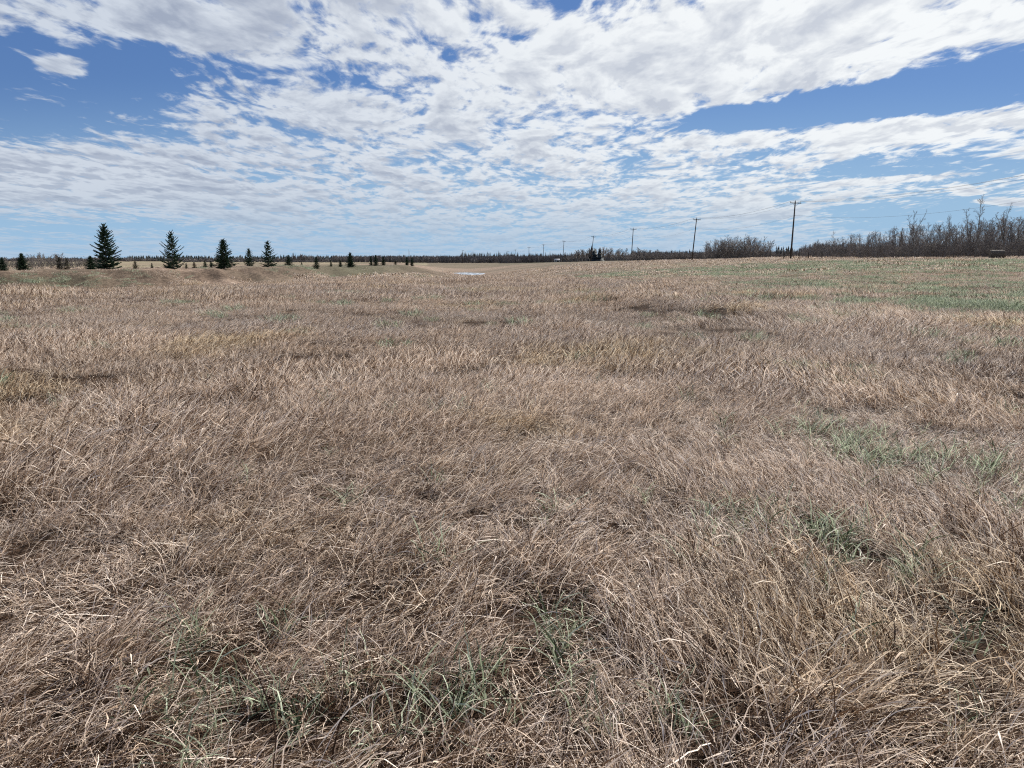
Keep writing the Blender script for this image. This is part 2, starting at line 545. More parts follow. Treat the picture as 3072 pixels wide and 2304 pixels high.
def build_ground():
    rad = [0.0] + list(np.geomspace(0.8, 8000, 520))
    az = np.concatenate([np.linspace(-R(52), R(52), 360), np.linspace(R(52), R(308), 60)[1:-1]])
    na = len(az)
    rad = np.array(rad[1:])
    RR, AA = np.meshgrid(rad, az, indexing='ij')
    X = (RR * np.sin(AA)).ravel(); Y = (RR * np.cos(AA)).ravel()
    Z = H(X, Y)
    V = np.stack([X, Y, Z], 1)
    V = np.concatenate([V, [[0, 0, Hs(0.0, 0.01)]]])
    idx = np.arange(len(rad) * na).reshape(len(rad), na)
    nx = np.roll(idx, -1, axis=1)
    f = np.stack([idx[:-1], nx[:-1], nx[1:], idx[1:]], -1).reshape(-1, 4)
    faces = [tuple(q) for q in f[:, ::-1].tolist()]
    c = len(V) - 1
    faces += [(c, int(nx[0, j]), int(idx[0, j]))[::-1] for j in range(na)]
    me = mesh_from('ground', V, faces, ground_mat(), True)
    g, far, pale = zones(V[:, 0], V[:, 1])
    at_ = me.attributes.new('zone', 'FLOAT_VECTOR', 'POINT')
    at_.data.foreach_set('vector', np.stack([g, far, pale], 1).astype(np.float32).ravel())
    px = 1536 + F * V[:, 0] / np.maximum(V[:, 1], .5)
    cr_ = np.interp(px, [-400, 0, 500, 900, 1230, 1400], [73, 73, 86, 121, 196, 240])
    shade_ = (px < 1340) * (V[:, 1] > 30) * np.clip((V[:, 1] - cr_ * .88) / 2, 0, 1) * np.clip((cr_ * 1.0 - V[:, 1]) / 1.5, 0, 1)  # mask of the shade painted on the bank face towards the viewer
    shade_ = shade_ * (1 - np.exp(-((px - 1080) / 200) ** 2))
    shade_ = shade_ * (1 - .9 * np.exp(-((px - 150) / 260) ** 2) * np.exp(-((V[:, 1] / cr_ - .925) / .035) ** 2))
    shade_ = shade_ * (.55 + .45 * vnoise(V[:, 0], V[:, 1], .25, 41))
    a2 = me.attributes.new('bank_shade', 'FLOAT', 'POINT'); a2.data.foreach_set('value', shade_.astype(np.float32))
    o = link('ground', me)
    # make sure normals point up
    if me.polygons[1000].normal.z < 0: me.flip_normals()
    tag(o, 'dry grassy field dipping into a shallow valley and running to the horizon', 'ground', kind='structure')


build_ground()


def build_water():
    m, t, b = new_mat('pond_surface')
    geo = t.n.new('ShaderNodeNewGeometry')
    n = t.smooth(t.noise(t.vm('MULTIPLY', geo.outputs['Position'], (.5, .05, 1)), 1.6, 5, .65), .42, .56)
    t.l.new(t.mix(n, (.03, .04, .05), (.30, .33, .36)), b.inputs['Base Color'])
    t.l.new(t.lin(n, 0., 1., .08, .45), b.inputs['Roughness'])
    bp = t.n.new('ShaderNodeBump'); bp.inputs['Strength'].default_value = .25
    t.l.new(t.noise(geo.outputs['Position'], 1.5, 4, .6), bp.inputs['Height']); t.l.new(bp.outputs[0], b.inputs['Normal'])
    V = []; k = 40
    for i in range(k):
        an = 2 * math.pi * i / k
        w = 1 + .18 * math.sin(an * 3 + 1) + .1 * math.sin(an * 5)
        V.append((-18.6 + 8.2 * w * math.cos(an), 262 + 58 * w * math.sin(an), -3.3))
    me = mesh_from('pond_water', V, [tuple(range(k))], m)
    tag(link('pond_water', me), 'pale sheet of water lying low in the valley between the grass banks', 'water', kind='structure')


build_water()

# ------------------------------------------------------------------ grass
PROTO = bpy.data.collections.new('grass_prototypes')     # never linked to the scene


def tuft(name, n, rad, L, w, lean, spread, curl, mat, segs=5, seed=0, flat=0., heads=0., minh=0.):
    """n curved ribbons; lean = mean tilt (deg) towards +X; curl = extra droop (deg)"""
    g = np.random.default_rng(seed)
    rr = rad * np.sqrt(g.random(n)); an = g.random(n) * 2 * np.pi
    bx, by = rr * np.cos(an), rr * np.sin(an)
    ln = L * (0.45 + .75 * g.random(n) ** .8)
    head = np.radians(g.normal(0, spread, n))
    wild = g.random(n) < .22
    head = np.where(wild, g.random(n) * 2 * np.pi, head)
    th0 = np.radians(np.clip(g.normal(lean * .55, 14, n), -25, 80))
    th1 = np.radians(np.clip(g.normal(lean + curl, 26, n), 0, 150))
    lay = g.random(n) < flat
    th0 = np.where(lay, np.radians(g.uniform(60, 86, n)), th0)
    th1 = np.where(lay, np.radians(g.uniform(78, 100, n)), th1)
    side = head + np.pi / 2 + g.normal(0, .7, n)
    twist = g.normal(0, 1.3, n)
    t = np.linspace(0, 1, segs + 1)
    th = th0[:, None] + (th1 - th0)[:, None] * (t[None] ** 1.6)
    ds = (ln / segs)[:, None]
    hx = np.concatenate([np.zeros((n, 1)), np.cumsum(np.sin(th[:, :-1]) * ds, 1)], 1)
    hz = np.concatenate([np.zeros((n, 1)), np.cumsum(np.cos(th[:, :-1]) * ds, 1)], 1)
    wob = g.normal(0, .035, (n, segs + 1)).cumsum(1) * ln[:, None]
    X = bx[:, None] + np.cos(head)[:, None] * hx - np.sin(head)[:, None] * wob
    Y = by[:, None] + np.sin(head)[:, None] * hx + np.cos(head)[:, None] * wob
    Z = np.maximum(hz, .006) + minh * g.random(n)[:, None] + np.where(lay, g.random(n) * L * .25, 0)[:, None]
    wid = w * (.5 + g.random(n))[:, None] * np.where(t > .98, .12, np.where(t < .05, .7, 1 - .45 * t))[None]
    if heads:
        hd = g.random(n) < heads
        prof = np.where(t > .98, .3, np.where(t > .7, 1.8, .5))
        wid = np.where(hd[:, None], w * .9 * prof[None], wid)
    sa = side[:, None] + twist[:, None] * t[None]
    sx, sy = np.cos(sa), np.sin(sa)
    sz = np.sin(twist)[:, None] * .4 * np.ones_like(t)[None]
    A = np.stack([X - sx * wid / 2, Y - sy * wid / 2, Z - sz * wid / 2], -1)
    B = np.stack([X + sx * wid / 2, Y + sy * wid / 2, Z + sz * wid / 2], -1)
    V = np.stack([A, B], 2).reshape(-1, 3)            # n, segs+1, 2
    base = (np.arange(n) * (segs + 1) * 2)[:, None] + (np.arange(segs) * 2)[None]
    base = base.ravel()
    Fc = np.stack([base, base + 1, base + 3, base + 2], 1)
    me = mesh_from(name, V, Fc, mat)
    tint = np.where(g.random(n) < .38, g.uniform(0, .42, n), g.uniform(.42, 1.0, n))
    tint = np.repeat(tint, (segs + 1) * 2)
    at_ = me.attributes.new('tint', 'FLOAT', 'POINT')
    at_.data.foreach_set('value', tint.astype(np.float32))
    o = bpy.data.objects.new(name, me)
    return o


def scatter(name, protos, x, y, rot, scl, pick, label, tilt=0.):
    """one stuff object: prototypes instanced on points"""
    coll = bpy.data.collections.new(name + '_kinds')
    for i, o in enumerate(protos):
        o.name = '%s_kind_%02d' % (name, i)
        coll.objects.link(o)
    z = H(x, y) - .01
    n = len(x)
    me = bpy.data.meshes.new(name)
    me.vertices.add(n)
    me.vertices.foreach_set('co', np.stack([x, y, z], 1).astype(np.float32).ravel())
    # follow the slope
    e = .3
    gx = (H(x + e, y) - H(x - e, y)) / (2 * e); gy = (H(x, y + e) - H(x, y - e)) / (2 * e)
    ex = np.stack([np.arctan(gy), -np.arctan(gx), rot], 1)
    a1 = me.attributes.new('rot', 'FLOAT_VECTOR', 'POINT'); a1.data.foreach_set('vector', ex.astype(np.float32).ravel())
    a2 = me.attributes.new('scl', 'FLOAT_VECTOR', 'POINT'); a2.data.foreach_set('vector', scl.astype(np.float32).ravel())
    a3 = me.attributes.new('pick', 'INT', 'POINT'); a3.data.foreach_set('value', pick.astype(np.int32))
    o = link(name, me)
    ng = bpy.data.node_groups.new(name, 'GeometryNodeTree')
    ng.interface.new_socket('Geometry', in_out='INPUT', socket_type='NodeSocketGeometry')
    ng.interface.new_socket('Geometry', in_out='OUTPUT', socket_type='NodeSocketGeometry')
    N = ng.nodes; Lk = ng.links
    gi = N.new('NodeGroupInput'); go = N.new('NodeGroupOutput')
    ci = N.new('GeometryNodeCollectionInfo'); ci.inputs['Collection'].default_value = coll
    ci.inputs['Separate Children'].default_value = True; ci.inputs['Reset Children'].default_value = True
    ip = N.new('GeometryNodeInstanceOnPoints'); ip.inputs['Pick Instance'].default_value = True
    def na(nm, ty):
        q = N.new('GeometryNodeInputNamedAttribute'); q.data_type = ty; q.inputs['Name'].default_value = nm
        return q.outputs['Attribute']
    e2r = N.new('FunctionNodeEulerToRotation')
    Lk.new(na('rot', 'FLOAT_VECTOR'), e2r.inputs[0])
    Lk.new(e2r.outputs[0], ip.inputs['Rotation'])
    Lk.new(na('scl', 'FLOAT_VECTOR'), ip.inputs['Scale'])
    Lk.new(na('pick', 'INT'), ip.inputs['Instance Index'])
    Lk.new(ci.outputs[0], ip.inputs['Instance'])
    Lk.new(gi.outputs[0], ip.inputs['Points'])
    Lk.new(ip.outputs[0], go.inputs[0])
    md = o.modifiers.new('scatter', 'NODES'); md.node_group = ng
    tag(o, label, 'grass', kind='stuff')
    return o


def wedge(r0, r1, dens, half=48, g=rng):
    area = (r1 * r1 - r0 * r0) * R(half)
    n = int(area * dens)
    r = np.sqrt(r0 * r0 + (r1 * r1 - r0 * r0) * g.random(n)); a = R(half) * (2 * g.random(n) - 1)
    return r * np.sin(a), r * np.cos(a)


BARE = [(1950, 912, 90, 6, .6), (2080, 930, 100, 8, .6), (2170, 962, 80, 8, .6), (2230, 992, 90, 7, .55), (1850, 968, 110, 7, .5), (2040, 985, 80, 6, .5), (2050, 950, 110, 50, .4), (1345, 905, 22, 60, .4), (620, 1990, 100, 70, .75), (1740, 1900, 90, 60, .75), (1480, 2170, 200, 60, .6),
        (2050, 2210, 130, 60, .6), (2600, 1690, 120, 40, .8), (2930, 1960, 130, 70, .75), (760, 2190, 160, 50, .55), (1150, 2130, 110, 40, .5),
        (2480, 1610, 60, 30, .5), (2720, 1400, 90, 30, .4), (980, 1800, 90, 30, .35), (1700, 1500, 110, 20, .3), (500, 1540, 120, 22, .3),
        (1330, 1720, 80, 26, .35), (2250, 2080, 60, 60, .5), (200, 2180, 80, 50, .5), (2840, 2240, 100, 50, .5),
        (1270, 1230, 60, 14, .4), (1900, 880, 60, 8, .3), (640, 1010, 120, 10, .35), (1450, 965, 90, 9, .3), (2080, 1215, 45, 16, .5)]


def bare_amount(x, y):
    """spots where the grass is thinned and the ground shows"""
    b = np.zeros_like(x)
    for (px, row, w, hh, amt) in BARE:
        a, e = ray(px, row); d = EYE / -e
        e1 = ray(px, row - hh)[1]; e2 = ray(px, row + hh)[1]
        b += amt * np.exp(-((x - a * d) / (w / F * d)) ** 2 - ((y - d) / (.5 * (EYE / -e1 - EYE / -e2))) ** 2)
    b = np.where(np.hypot(x, y) < 9, np.clip(b * 1.35, 0, .96), b)
    # brown face of the left bank
    px = 1536 + F * x / np.maximum(y, .5); r = np.hypot(x, y)
    crest = np.interp(px, [-400, 0, 500, 900, 1230, 1400], [73, 73, 86, 121, 196, 240]); ry = y
    b += .80 * (px < 1330) * np.clip((ry - crest * .87) / 3, 0, 1)
    return np.clip(b, 0, .97)


def fields(x, y):
    """lean heading, lodged-ness"""
    head = R(8) + (vnoise(x, y, .12, 11) - .5) * 1.7 + (vnoise(x, y, .5, 12) - .5) * 1.2
    r = np.hypot(x, y)
    px = 1536 + F * x / np.maximum(y, .3)
    lodged = np.clip((vnoise(x, y, .35, 13) * .55 + vnoise(x, y, 1.1, 14) * .45 - .34) * 3.2, 0, 1)
    lodged = np.clip(lodged + .5 * (vnoise(x, y * 1.6, .16, 17) > .56), 0, 1)
    lodged *= np.clip(1.15 - (px - 1400) / 2600, .35, 1)
    # right part leans the other way in places
    flip = (vnoise(x, y, .3, 15) > .55) & (px > 1900)
    head = np.where(flip, head + 2.2, head)
    return head, lodged


def dry_layer(name, protos_up, protos_lay, r0, r1, dens, label, hs, xy=1.):
    x, y = wedge(r0, r1, dens)
    g = green_amount(x, y)
    z1, far, pale = zones(x, y)
    g = np.maximum(g, z1 * np.clip((np.hypot(x, y) - 60) / 20, 0, 1) * .8)
    keep = rng.random(len(x)) > g * np.where(np.hypot(x, y) > 80, .93, .62)
    clump = vnoise(x, y, .9, 20) * .3 + vnoise(x, y, 2.1, 21) * .4 + vnoise(x, y, 5.5, 22) * .3
    clump = np.clip((clump - .5) * 2.0 + .5, 0, 1)
    keep &= rng.random(len(x)) < np.clip(.25 + 1.5 * clump, 0, 1) * (1 - bare_amount(x, y))
    x, y, g, clump = x[keep], y[keep], g[keep], clump[keep]
    head, lod = fields(x, y)
    n = len(x)
    rot = head + rng.normal(0, .38, n)
    lay = rng.random(n) < lod
    pick = np.where(lay, len(protos_up) + rng.integers(0, len(protos_lay), n), rng.integers(0, len(protos_up), n))
    s = hs * (.72 + .5 * rng.random(n)) * (.78 + .5 * np.clip((vnoise(x, y, .45, 25) - .3) * 2, 0, 1)) * (.72 + .55 * clump) * (1 - .35 * g)
    s = s * (.8 + .4 * vnoise(x, y, .3, 23)) * (1 - .55 * bare_amount(x, y))
    scl = np.stack([s * xy, s * xy, s], 1)
    return scatter(name, protos_up + protos_lay, x, y, rot, scl, pick, label)


def green_layer(name, protos, r0, r1, dens, label, hs, xy=1., floor=0.02):
    x, y = wedge(r0, r1, dens)
    g = green_amount(x, y)
    z1, far, pale = zones(x, y)
    r = np.hypot(x, y)
    g = np.maximum(g * np.clip((vnoise(x, y, 2.6, 31) * .5 + vnoise(x, y, 7.0, 33) * .5 - .30) * 5, 0, 1) * np.where(r < 34, .8, 1), z1 * np.clip((r - 60) / 20, 0, 1) * .8)
    g = np.maximum(g, floor * (vnoise(x, y, 1.3, 32) > .62))
    keep = rng.random(len(x)) < g
    x, y = x[keep], y[keep]
    n = len(x)
    rot = rng.random(n) * 6.28
    s = hs * (.6 + .7 * rng.random(n))
    return scatter(name, protos, x, y, rot, np.stack([s * xy, s * xy, s], 1), rng.integers(0, len(protos), n), label)


def build_grass():
    T = tuft
    near_up = [T('u', 62, .13, .25, .0034, 36, 60, 52, M_DRY, 6, 100 + i, flat=.15, heads=.18) for i in range(8)]
    near_lay = [T('l', 66, .15, .27, .0034, 60, 26, 30, M_DRY, 6, 200 + i, flat=.30, heads=.14) for i in range(8)]
    dry_layer('dry_grass', near_up, near_lay, .9, 9.5, 50, 'tan dead grass, wind-laid and tangled, at the front of the field', 1.0)
    under = [T('m', 50, .16, .15, .0036, 60, 120, 30, M_DRY, 4, 300 + i, flat=.7) for i in range(5)]
    x, y = wedge(.9, 9.5, 44)
    kp = rng.random(len(x)) > np.clip(green_amount(x, y) * .75 + bare_amount(x, y) * .8, 0, 1)
    x, y = x[kp], y[kp]; n = len(x)
    s = .8 + .4 * rng.random(n)
    scatter('matted_grass', under, x, y, rng.random(n) * 6.28, np.stack([s, s, s * .8], 1), rng.integers(0, 5, n),
            'short matted dead grass lying under the taller stems in the foreground')
    gp = [T('g', 16, .07, .22, .0054, 42, 90, 50, M_GREEN, 6, 400 + i, flat=.12) for i in range(6)]
    green_layer('green_grass', gp, .9, 10, 95, 'patches of grey-green living grass showing through the dead grass', 1.0)
    mid_up = [T('u', 210, .34, .23, .0050, 34, 60, 46, M_DRY, 4, 500 + i, flat=.15, heads=.2) for i in range(6)]
    mid_lay = [T('l', 220, .36, .24, .0050, 60, 30, 34, M_DRY, 4, 600 + i, flat=.3, heads=.15) for i in range(6)]
    dry_layer('dry_meadow_grass', mid_up, mid_lay, 9, 30, 10.5, 'tan dead grass in wind-combed sweeps across the middle of the field', .95)
    gm = [T('g', 100, .32, .26, .010, 38, 90, 46, M_GREEN, 4, 700 + i) for i in range(4)]
    green_layer('green_meadow_grass', gm, 9.5, 34, 14, 'scattered green grass low among the dead stems mid-field', .95, floor=.03)
    far_up = [T('u', 310, .85, .25, .0115, 34, 70, 40, M_DRY, 3, 800 + i, heads=.3) for i in range(5)]
    far_lay = [T('l', 310, .85, .25, .0115, 52, 36, 35, M_DRY, 3, 900 + i, flat=.2) for i in range(5)]
    dry_layer('dry_far_grass', far_up, far_lay, 29, 88, 2.8, 'pale dead grass covering the far part of the field', .95)
    gf = [T('g', 200, .9, .2, .020, 34, 90, 40, M_GREEN, 3, 950 + i) for i in range(4)]
    green_layer('green_far_grass', gf, 33, 130, 1.6, 'green grass spreading over the right side and far edge of the field', .9, floor=.02)
    vf = [T('v', 200, 2.2, .22, .05, 34, 80, 40, M_DRY, 3, 970 + i) for i in range(3)]
    dry_layer('dry_bank_grass', vf, vf[:1] and [T('w', 200, 2.2, .2, .05, 54, 60, 30, M_DRY, 3, 980)], 86, 240, .30,
              'short dead grass on the valley banks and the land beyond', 1.0)


build_grass()


# ------------------------------------------------------------------ spruces
def spruce_proto(name, hgt, width, seed, dens=1., mat=None, top_bare=0., low=.06, upswept=.25, bushy=1.):
    """returns an Empty with trunk and crown; hgt/width in metres; separate branches with needle sprays"""
    g = random.Random(seed)
    root = empty(name, (0, 0, 0))
    tr = MB()
    lean = g.uniform(-.02, .02)
    tr.tube([(0, 0, -.25), (lean * hgt * .3, 0, hgt * .4), (lean * hgt, 0, hgt * .97)], [hgt * .022, hgt * .014, hgt * .004], 7)
    link('trunk', tr.mesh('trunk', M_BARK), root)
    cr = MB()
    z = hgt * low
    side_ = [g.uniform(.85, 1.1) for _ in range(7)]
    step = hgt * .045 / dens
    def spray(p, d, ln, w):
        """needle clad twig: crossed ragged blades"""
        d = d.normalized()
        for _ in range(2):
            s = d.cross(Vector((g.gauss(0, 1), g.gauss(0, 1), g.gauss(0, 1)))).normalized() * w
            q = p + d * ln
            cr.quad(p - s * .6, p + s * .6, q + s * .35, q - s * .35)
    while z < hgt * .985:
        f = (z / hgt - low) / (1 - low)
        prof = (1 - f) ** .8 * (1 if f > .08 else .86 + 1.75 * f)
        n = max(3, int((4 + 5 * (1 - f)) * bushy))
        off = g.random() * 6.28
        lob = [g.uniform(.78, 1.1) for _ in range(5)]
        for k in range(n):
            if g.random() < .10: continue
            an = off + 6.283 * k / n + g.gauss(0, .18)
            ln = width * .5 * prof * g.uniform(.66, 1.1) * lob[int((an % 6.28) / 6.29 * 5)] * side_[int((an % 6.28) / 6.29 * 7)] + .03 * hgt
            if g.random() < .06: ln *= .6
            zz = z + g.uniform(-.5, .5) * step
            dirh = Vector((math.cos(an), math.sin(an), 0))
            droop = -.22 * (1 - f) + .45 * f
            m = 6
            pts = []
            for i in range(m + 1):
                t = i / m
                pts.append(Vector((0, 0, zz)) + dirh * (ln * t) + Vector((0, 0, ln * (droop * t + upswept * t * t))))
            cr.tube([pts[0], pts[3], pts[-1]], [.012 * hgt / 4, .008 * hgt / 4, .004], 3, cap=False)
            sw = .030 * hgt * (1 - .3 * f)
            for i in range(m):
                for _ in range(3):
                    t = g.random()
                    p = pts[i].lerp(pts[i + 1], t)
                    d = (pts[i + 1] - pts[i]).normalized()
                    side = d.cross(Vector((0, 0, 1))) * g.choice((-1, 1)) * g.uniform(.2, .95)
                    tl = ln * .26 * (1 - .55 * (i + t) / m) + .02 * hgt
                    spray(p, d + side + Vector((0, 0, g.uniform(-.25, .15))), tl * g.uniform(.6, 1.1), sw * .5)
                spray(pts[i], pts[i + 1] - pts[i], (pts[i + 1] - pts[i]).length * 1.15, sw * .62)
        z += step * g.uniform(.8, 1.2) * (1 - .35 * f)
    for _ in range(5):
        spray(Vector((lean * hgt, 0, hgt * .93)), Vector((g.gauss(0, .12), g.gauss(0, .12), 1)), hgt * .075, .02 * hgt)
    # inner needle mass so the heart of the tree is not see-through
    for _ in range(int(420 * dens)):
        f = g.random() ** 1.3
        zz = hgt * (low + (1 - low) * f * .95)
        rr = width * .5 * (1 - f) * .38 * math.sqrt(g.random()); an = g.random() * 6.28
        spray(Vector((rr * math.cos(an), rr * math.sin(an), zz)), Vector((math.cos(an), math.sin(an), g.uniform(-.3, .4))), .07 * hgt, .018 * hgt)
    link('crown', cr.mesh('crown', mat or M_NEEDLE), root)
    return root


def put(root, px, row_base, row_top, d, base_h, label, cat, group=None, rotz=0., wscale=1.):
    """stand a thing on the ground at distance d under photo column px, as tall as the photo shows it"""
    a, _ = ray(px, 790)
    x = a * d; z = Hs(x, d)
    top = EYE + ray(px, row_top)[1] * d
    s = max((top - z), .3) / base_h
    root.location = (x, d, z - .05); root.rotation_euler = (0, 0, rotz); root.scale = (s * wscale, s * wscale, s)
    tag(root, label, cat, group)
    return root


GS = 'young spruces along the crest of the left bank'
specs = [  # px, top row, distance, width px, seed, label, kwargs
    (320, 673, 77, 88, 1, 'tallest spruce on the left bank, broad with level layered branches', dict(upswept=.34, bushy=1.5, dens=.68)),
    (518, 697, 88, 82, 2, 'second spruce from the tallest one, gappy with long upturned lower limbs', dict(dens=.58, upswept=.46, bushy=1.05)),
    (672, 718, 97, 72, 3, 'dense dark spruce with a full skirt, right of the gappy one', dict(dens=.9, bushy=1.5)),
    (748, 746, 104, 42, 4, 'shorter olive-tinged spruce between two taller ones on the bank', dict(mat=None, bushy=1.3, dens=.8, upswept=.42)),
    (806, 722, 106, 54, 5, 'slim pointed spruce, the last tall one before the bank drops away', dict(dens=.75, upswept=.3, bushy=1.2)),
    (866, 765, 112, 30, 6, 'small round-headed dark conifer right of the slim pointed spruce', dict(dens=1.1, bushy=1.3)),
    (1051, 757, 150, 34, 7, 'lone dark spruce standing over the green part of the bank', dict(dens=1.2, bushy=1.3)),
    (66, 760, 84, 44, 8, 'squat dense evergreen with a rounded top near the left edge', dict(dens=1.25, bushy=1.6, low=.02)),
    (272, 768, 79, 44, 9, 'low dark bushy spruce touching the left side of the tallest one', dict(bushy=1.4, low=.02)),
    (6, 772, 86, 40, 10, 'dark shrubby conifer cut by the left edge of the view', dict(bushy=1.3, low=.02)),
    (178, 771, 90, 40, 11, 'sparse greyish young tree between the squat evergreen and the tallest spruce', dict(dens=.7, bushy=.7, mat=M_NEEDLE_DRY)),
    (200, 774, 92, 30, 12, 'thin twiggy young conifer beside the sparse greyish one', dict(dens=.6, bushy=.7, mat=M_NEEDLE_DRY)),
    (405, 783, 86, 24, 13, 'knee-high conifer in the wide gap right of the tallest spruce', dict(dens=1., mat=M_NEEDLE_DRY)),
    (558, 789, 94, 14, 14, 'very small conifer just right of the gappy spruce', {}),
    (582, 786, 95, 20, 15, 'small brownish dying conifer right of the gappy spruce', dict(mat='brown')),
    (615, 782, 99, 20, 16, 'left one of a pair of little conifers before the full-skirted spruce', dict(bushy=1.2)),
    (633, 783, 99, 18, 17, 'right one of a pair of little conifers before the full-skirted spruce', dict(bushy=1.2)),
    (905, 786, 118, 10, 18, 'tiny conifer right of the round-headed one', {}),
    (949, 770, 128, 26, 19, 'small dark conifer at the start of the green bank', dict(bushy=1.3)),
    (993, 779, 140, 10, 20, 'thin little conifer left of the lone spruce over the green bank', {}),
    (1021, 781, 146, 16, 21, 'low rounded conifer just left of the lone spruce', dict(bushy=1.4)),
    (1113, 768, 190, 16, 22, 'narrow conifer right of the lone spruce, first of a loose trio', dict(bushy=1.4)),
    (1127, 765, 196, 22, 23, 'broad conifer in the middle of the loose trio past the lone spruce', dict(bushy=1.4)),
    (1150, 769, 200, 18, 24, 'rightmost conifer of the loose trio past the lone spruce', dict(bushy=1.4)),
    (1186, 781, 205, 12, 25, 'tiny grey conifer where the bank begins to fall', dict(mat=M_NEEDLE_DRY)),
    (1221, 770, 215, 16, 26, 'left conifer of the pair beneath the thin lone mast', dict(bushy=1.4)),
    (1236, 773, 217, 16, 27, 'right conifer of the pair beneath the thin lone mast', dict(bushy=1.4)),
    (455, 789, 92, 12, 28, 'dark ground-hugging conifer tuft left of the gappy spruce', {}),
]
M_BROWN = simple_mat('brown_needles', (.07, .04, .025), (.13, .08, .05), 2.2)
for (px, top, d, wpx, seed, label, kw) in specs:
    kw = dict(kw)
    if px < 1060: d = float(crest_dist(px)) * (1.015 + .05 * ((seed * 37) % 10) / 10)
    if kw.get('mat') == 'brown': kw['mat'] = M_BROWN
    a, _ = ray(px, 790)
    z = Hs(a * d, d)
    hgt = EYE + ray(px, top)[1] * d - z
    hgt = max(hgt, .5)
    if d > 110 or wpx < 25: kw['dens'] = kw.get('dens', 1.) * .75
    kw.setdefault('low', .05)
    r_ = spruce_proto('spruce_tree', hgt, wpx / F * d * 1.02, seed, **kw)
    r_.location = (a * d, d, z)
    tag(r_, label, 'tree', GS)


# ------------------------------------------------------------------ leafless trees
def bare_tree_proto(name, seed, kind='aspen', hgt=8., tw=1.):
    g = random.Random(seed)
    root = empty(name, (0, 0, 0))
    tr = MB(); cr = MB()
    def grow(p, d, ln, r, lvl, mb):
        r *= tw; pts = [p.copy()]; rad = [r]
        n = 4 if lvl < 2 else 3
        dd = d.copy()
        for i in range(n):
            dd = (dd + Vector((g.gauss(0, .13), g.gauss(0, .13), g.gauss(0, .05) + (.07 if lvl else .04)))).normalized()
            pts.append(pts[-1] + dd * (ln / n)); rad.append(r * (1 - .8 * (i + 1) / n) + .004 * tw)
        mb.tube(pts, rad, 5 if lvl == 0 else 3, cap=False)
        return pts, dd
    def sub(pts, ln, r, lvl, cnt, start):
        for k in range(cnt):
            t = start + (1 - start) * (k + g.random()) / cnt
            i = min(int(t * (len(pts) - 1)), len(pts) - 2); u = t * (len(pts) - 1) - i
            p = pts[i].lerp(pts[i + 1], u)
            ax = (pts[i + 1] - pts[i]).normalized()
            an = g.random() * 6.28
            s = ax.cross(Vector((math.cos(an), math.sin(an), .1))).normalized()
            w = g.uniform(.5, 1.35)
            d = (ax + s * w).normalized()
            l2 = ln * g.uniform(.5, 1.) * (1.05 - .65 * t)
            q, _ = grow(p, d, l2, r * (1.1 - .7 * t), lvl, cr if lvl > 0 else tr)
            if lvl < 3:
                sub(q, l2 * .62, max(r * .45, .010), lvl + 1, {1: 7, 2: 5}[lvl], .2)
    if kind == 'aspen':
        pts, _ = grow(Vector((0, 0, -.3)), Vector((g.gauss(0, .04), g.gauss(0, .04), 1)), hgt * .97, hgt * .011, 0, tr)
        sub(pts, hgt * .33, hgt * .0034, 1, 22, .25)
    elif kind == 'forked':
        pts, _ = grow(Vector((0, 0, -.3)), Vector((.03, 0, 1)), hgt * .5, hgt * .013, 0, tr)
        for s in (-1, 1, .3):
            q, _ = grow(pts[3], Vector((s * .32, g.uniform(-.2, .2), 1)).normalized(), hgt * .55, hgt * .008, 0, tr)
            sub(q, hgt * .22, hgt * .0035, 1, 9, .15)
        sub(pts, hgt * .2, hgt * .003, 1, 5, .5)
    else:  # shrub: stems fanned from the root
        for k in range(11):
            an = g.random() * 6.28; w = g.uniform(.05, .55)
            q, _ = grow(Vector((.2 * math.cos(an), .2 * math.sin(an), -.2)), Vector((w * math.cos(an), w * math.sin(an), 1)).normalized(),
                        hgt * g.uniform(.7, 1.0), hgt * .007, 0, tr)
            sub(q, hgt * .30, hgt * .004, 1, 6, .3)
    link('trunk', tr.mesh('trunk', M_BARK), root)
    link('crown', cr.mesh('crown', M_TWIG), root)
    return root


aspens = [bare_tree_proto('bare_tree', 50 + i, 'aspen', 8.) for i in range(5)]
forks = [bare_tree_proto('bare_tree', 60 + i, 'forked', 8.) for i in range(2)]
far_aspens = [bare_tree_proto('bare_tree', 80 + i, 'aspen', 8., 2.0) for i in range(3)] + [bare_tree_proto('bare_tree', 90, 'forked', 8., 2.0)]
far_shrubs = [bare_tree_proto('bare_shrub', 95 + i, 'shrub', 4., 1.6) for i in range(2)]
shrubs = [bare_tree_proto('bare_shrub', 70 + i, 'shrub', 4.) for i in range(4)]
HT = {}
for p in aspens + forks + far_aspens: HT[p] = 8.
for p in shrubs + far_shrubs: HT[p] = 4.
_used = set()


def place(proto, px, top, d, label, cat, group, wmul=1.):
    a, _ = ray(px, 790)
    x = a * d; z = Hs(x, d)
    hh = max(EYE + ray(px, top)[1] * d - z, .4)
    s = hh / HT[proto]
    sc = (s * wmul, s * wmul, s)
    rz = rnd.random() * 6.28
    if proto in _used:
        o = copy_tree(proto, (x, d, z), rz, sc)
    else:
        _used.add(proto); o = proto
        o.location = (x, d, z); o.rotation_euler = (0, 0, rz); o.scale = sc
    tag(o, label, cat, group)
    return o


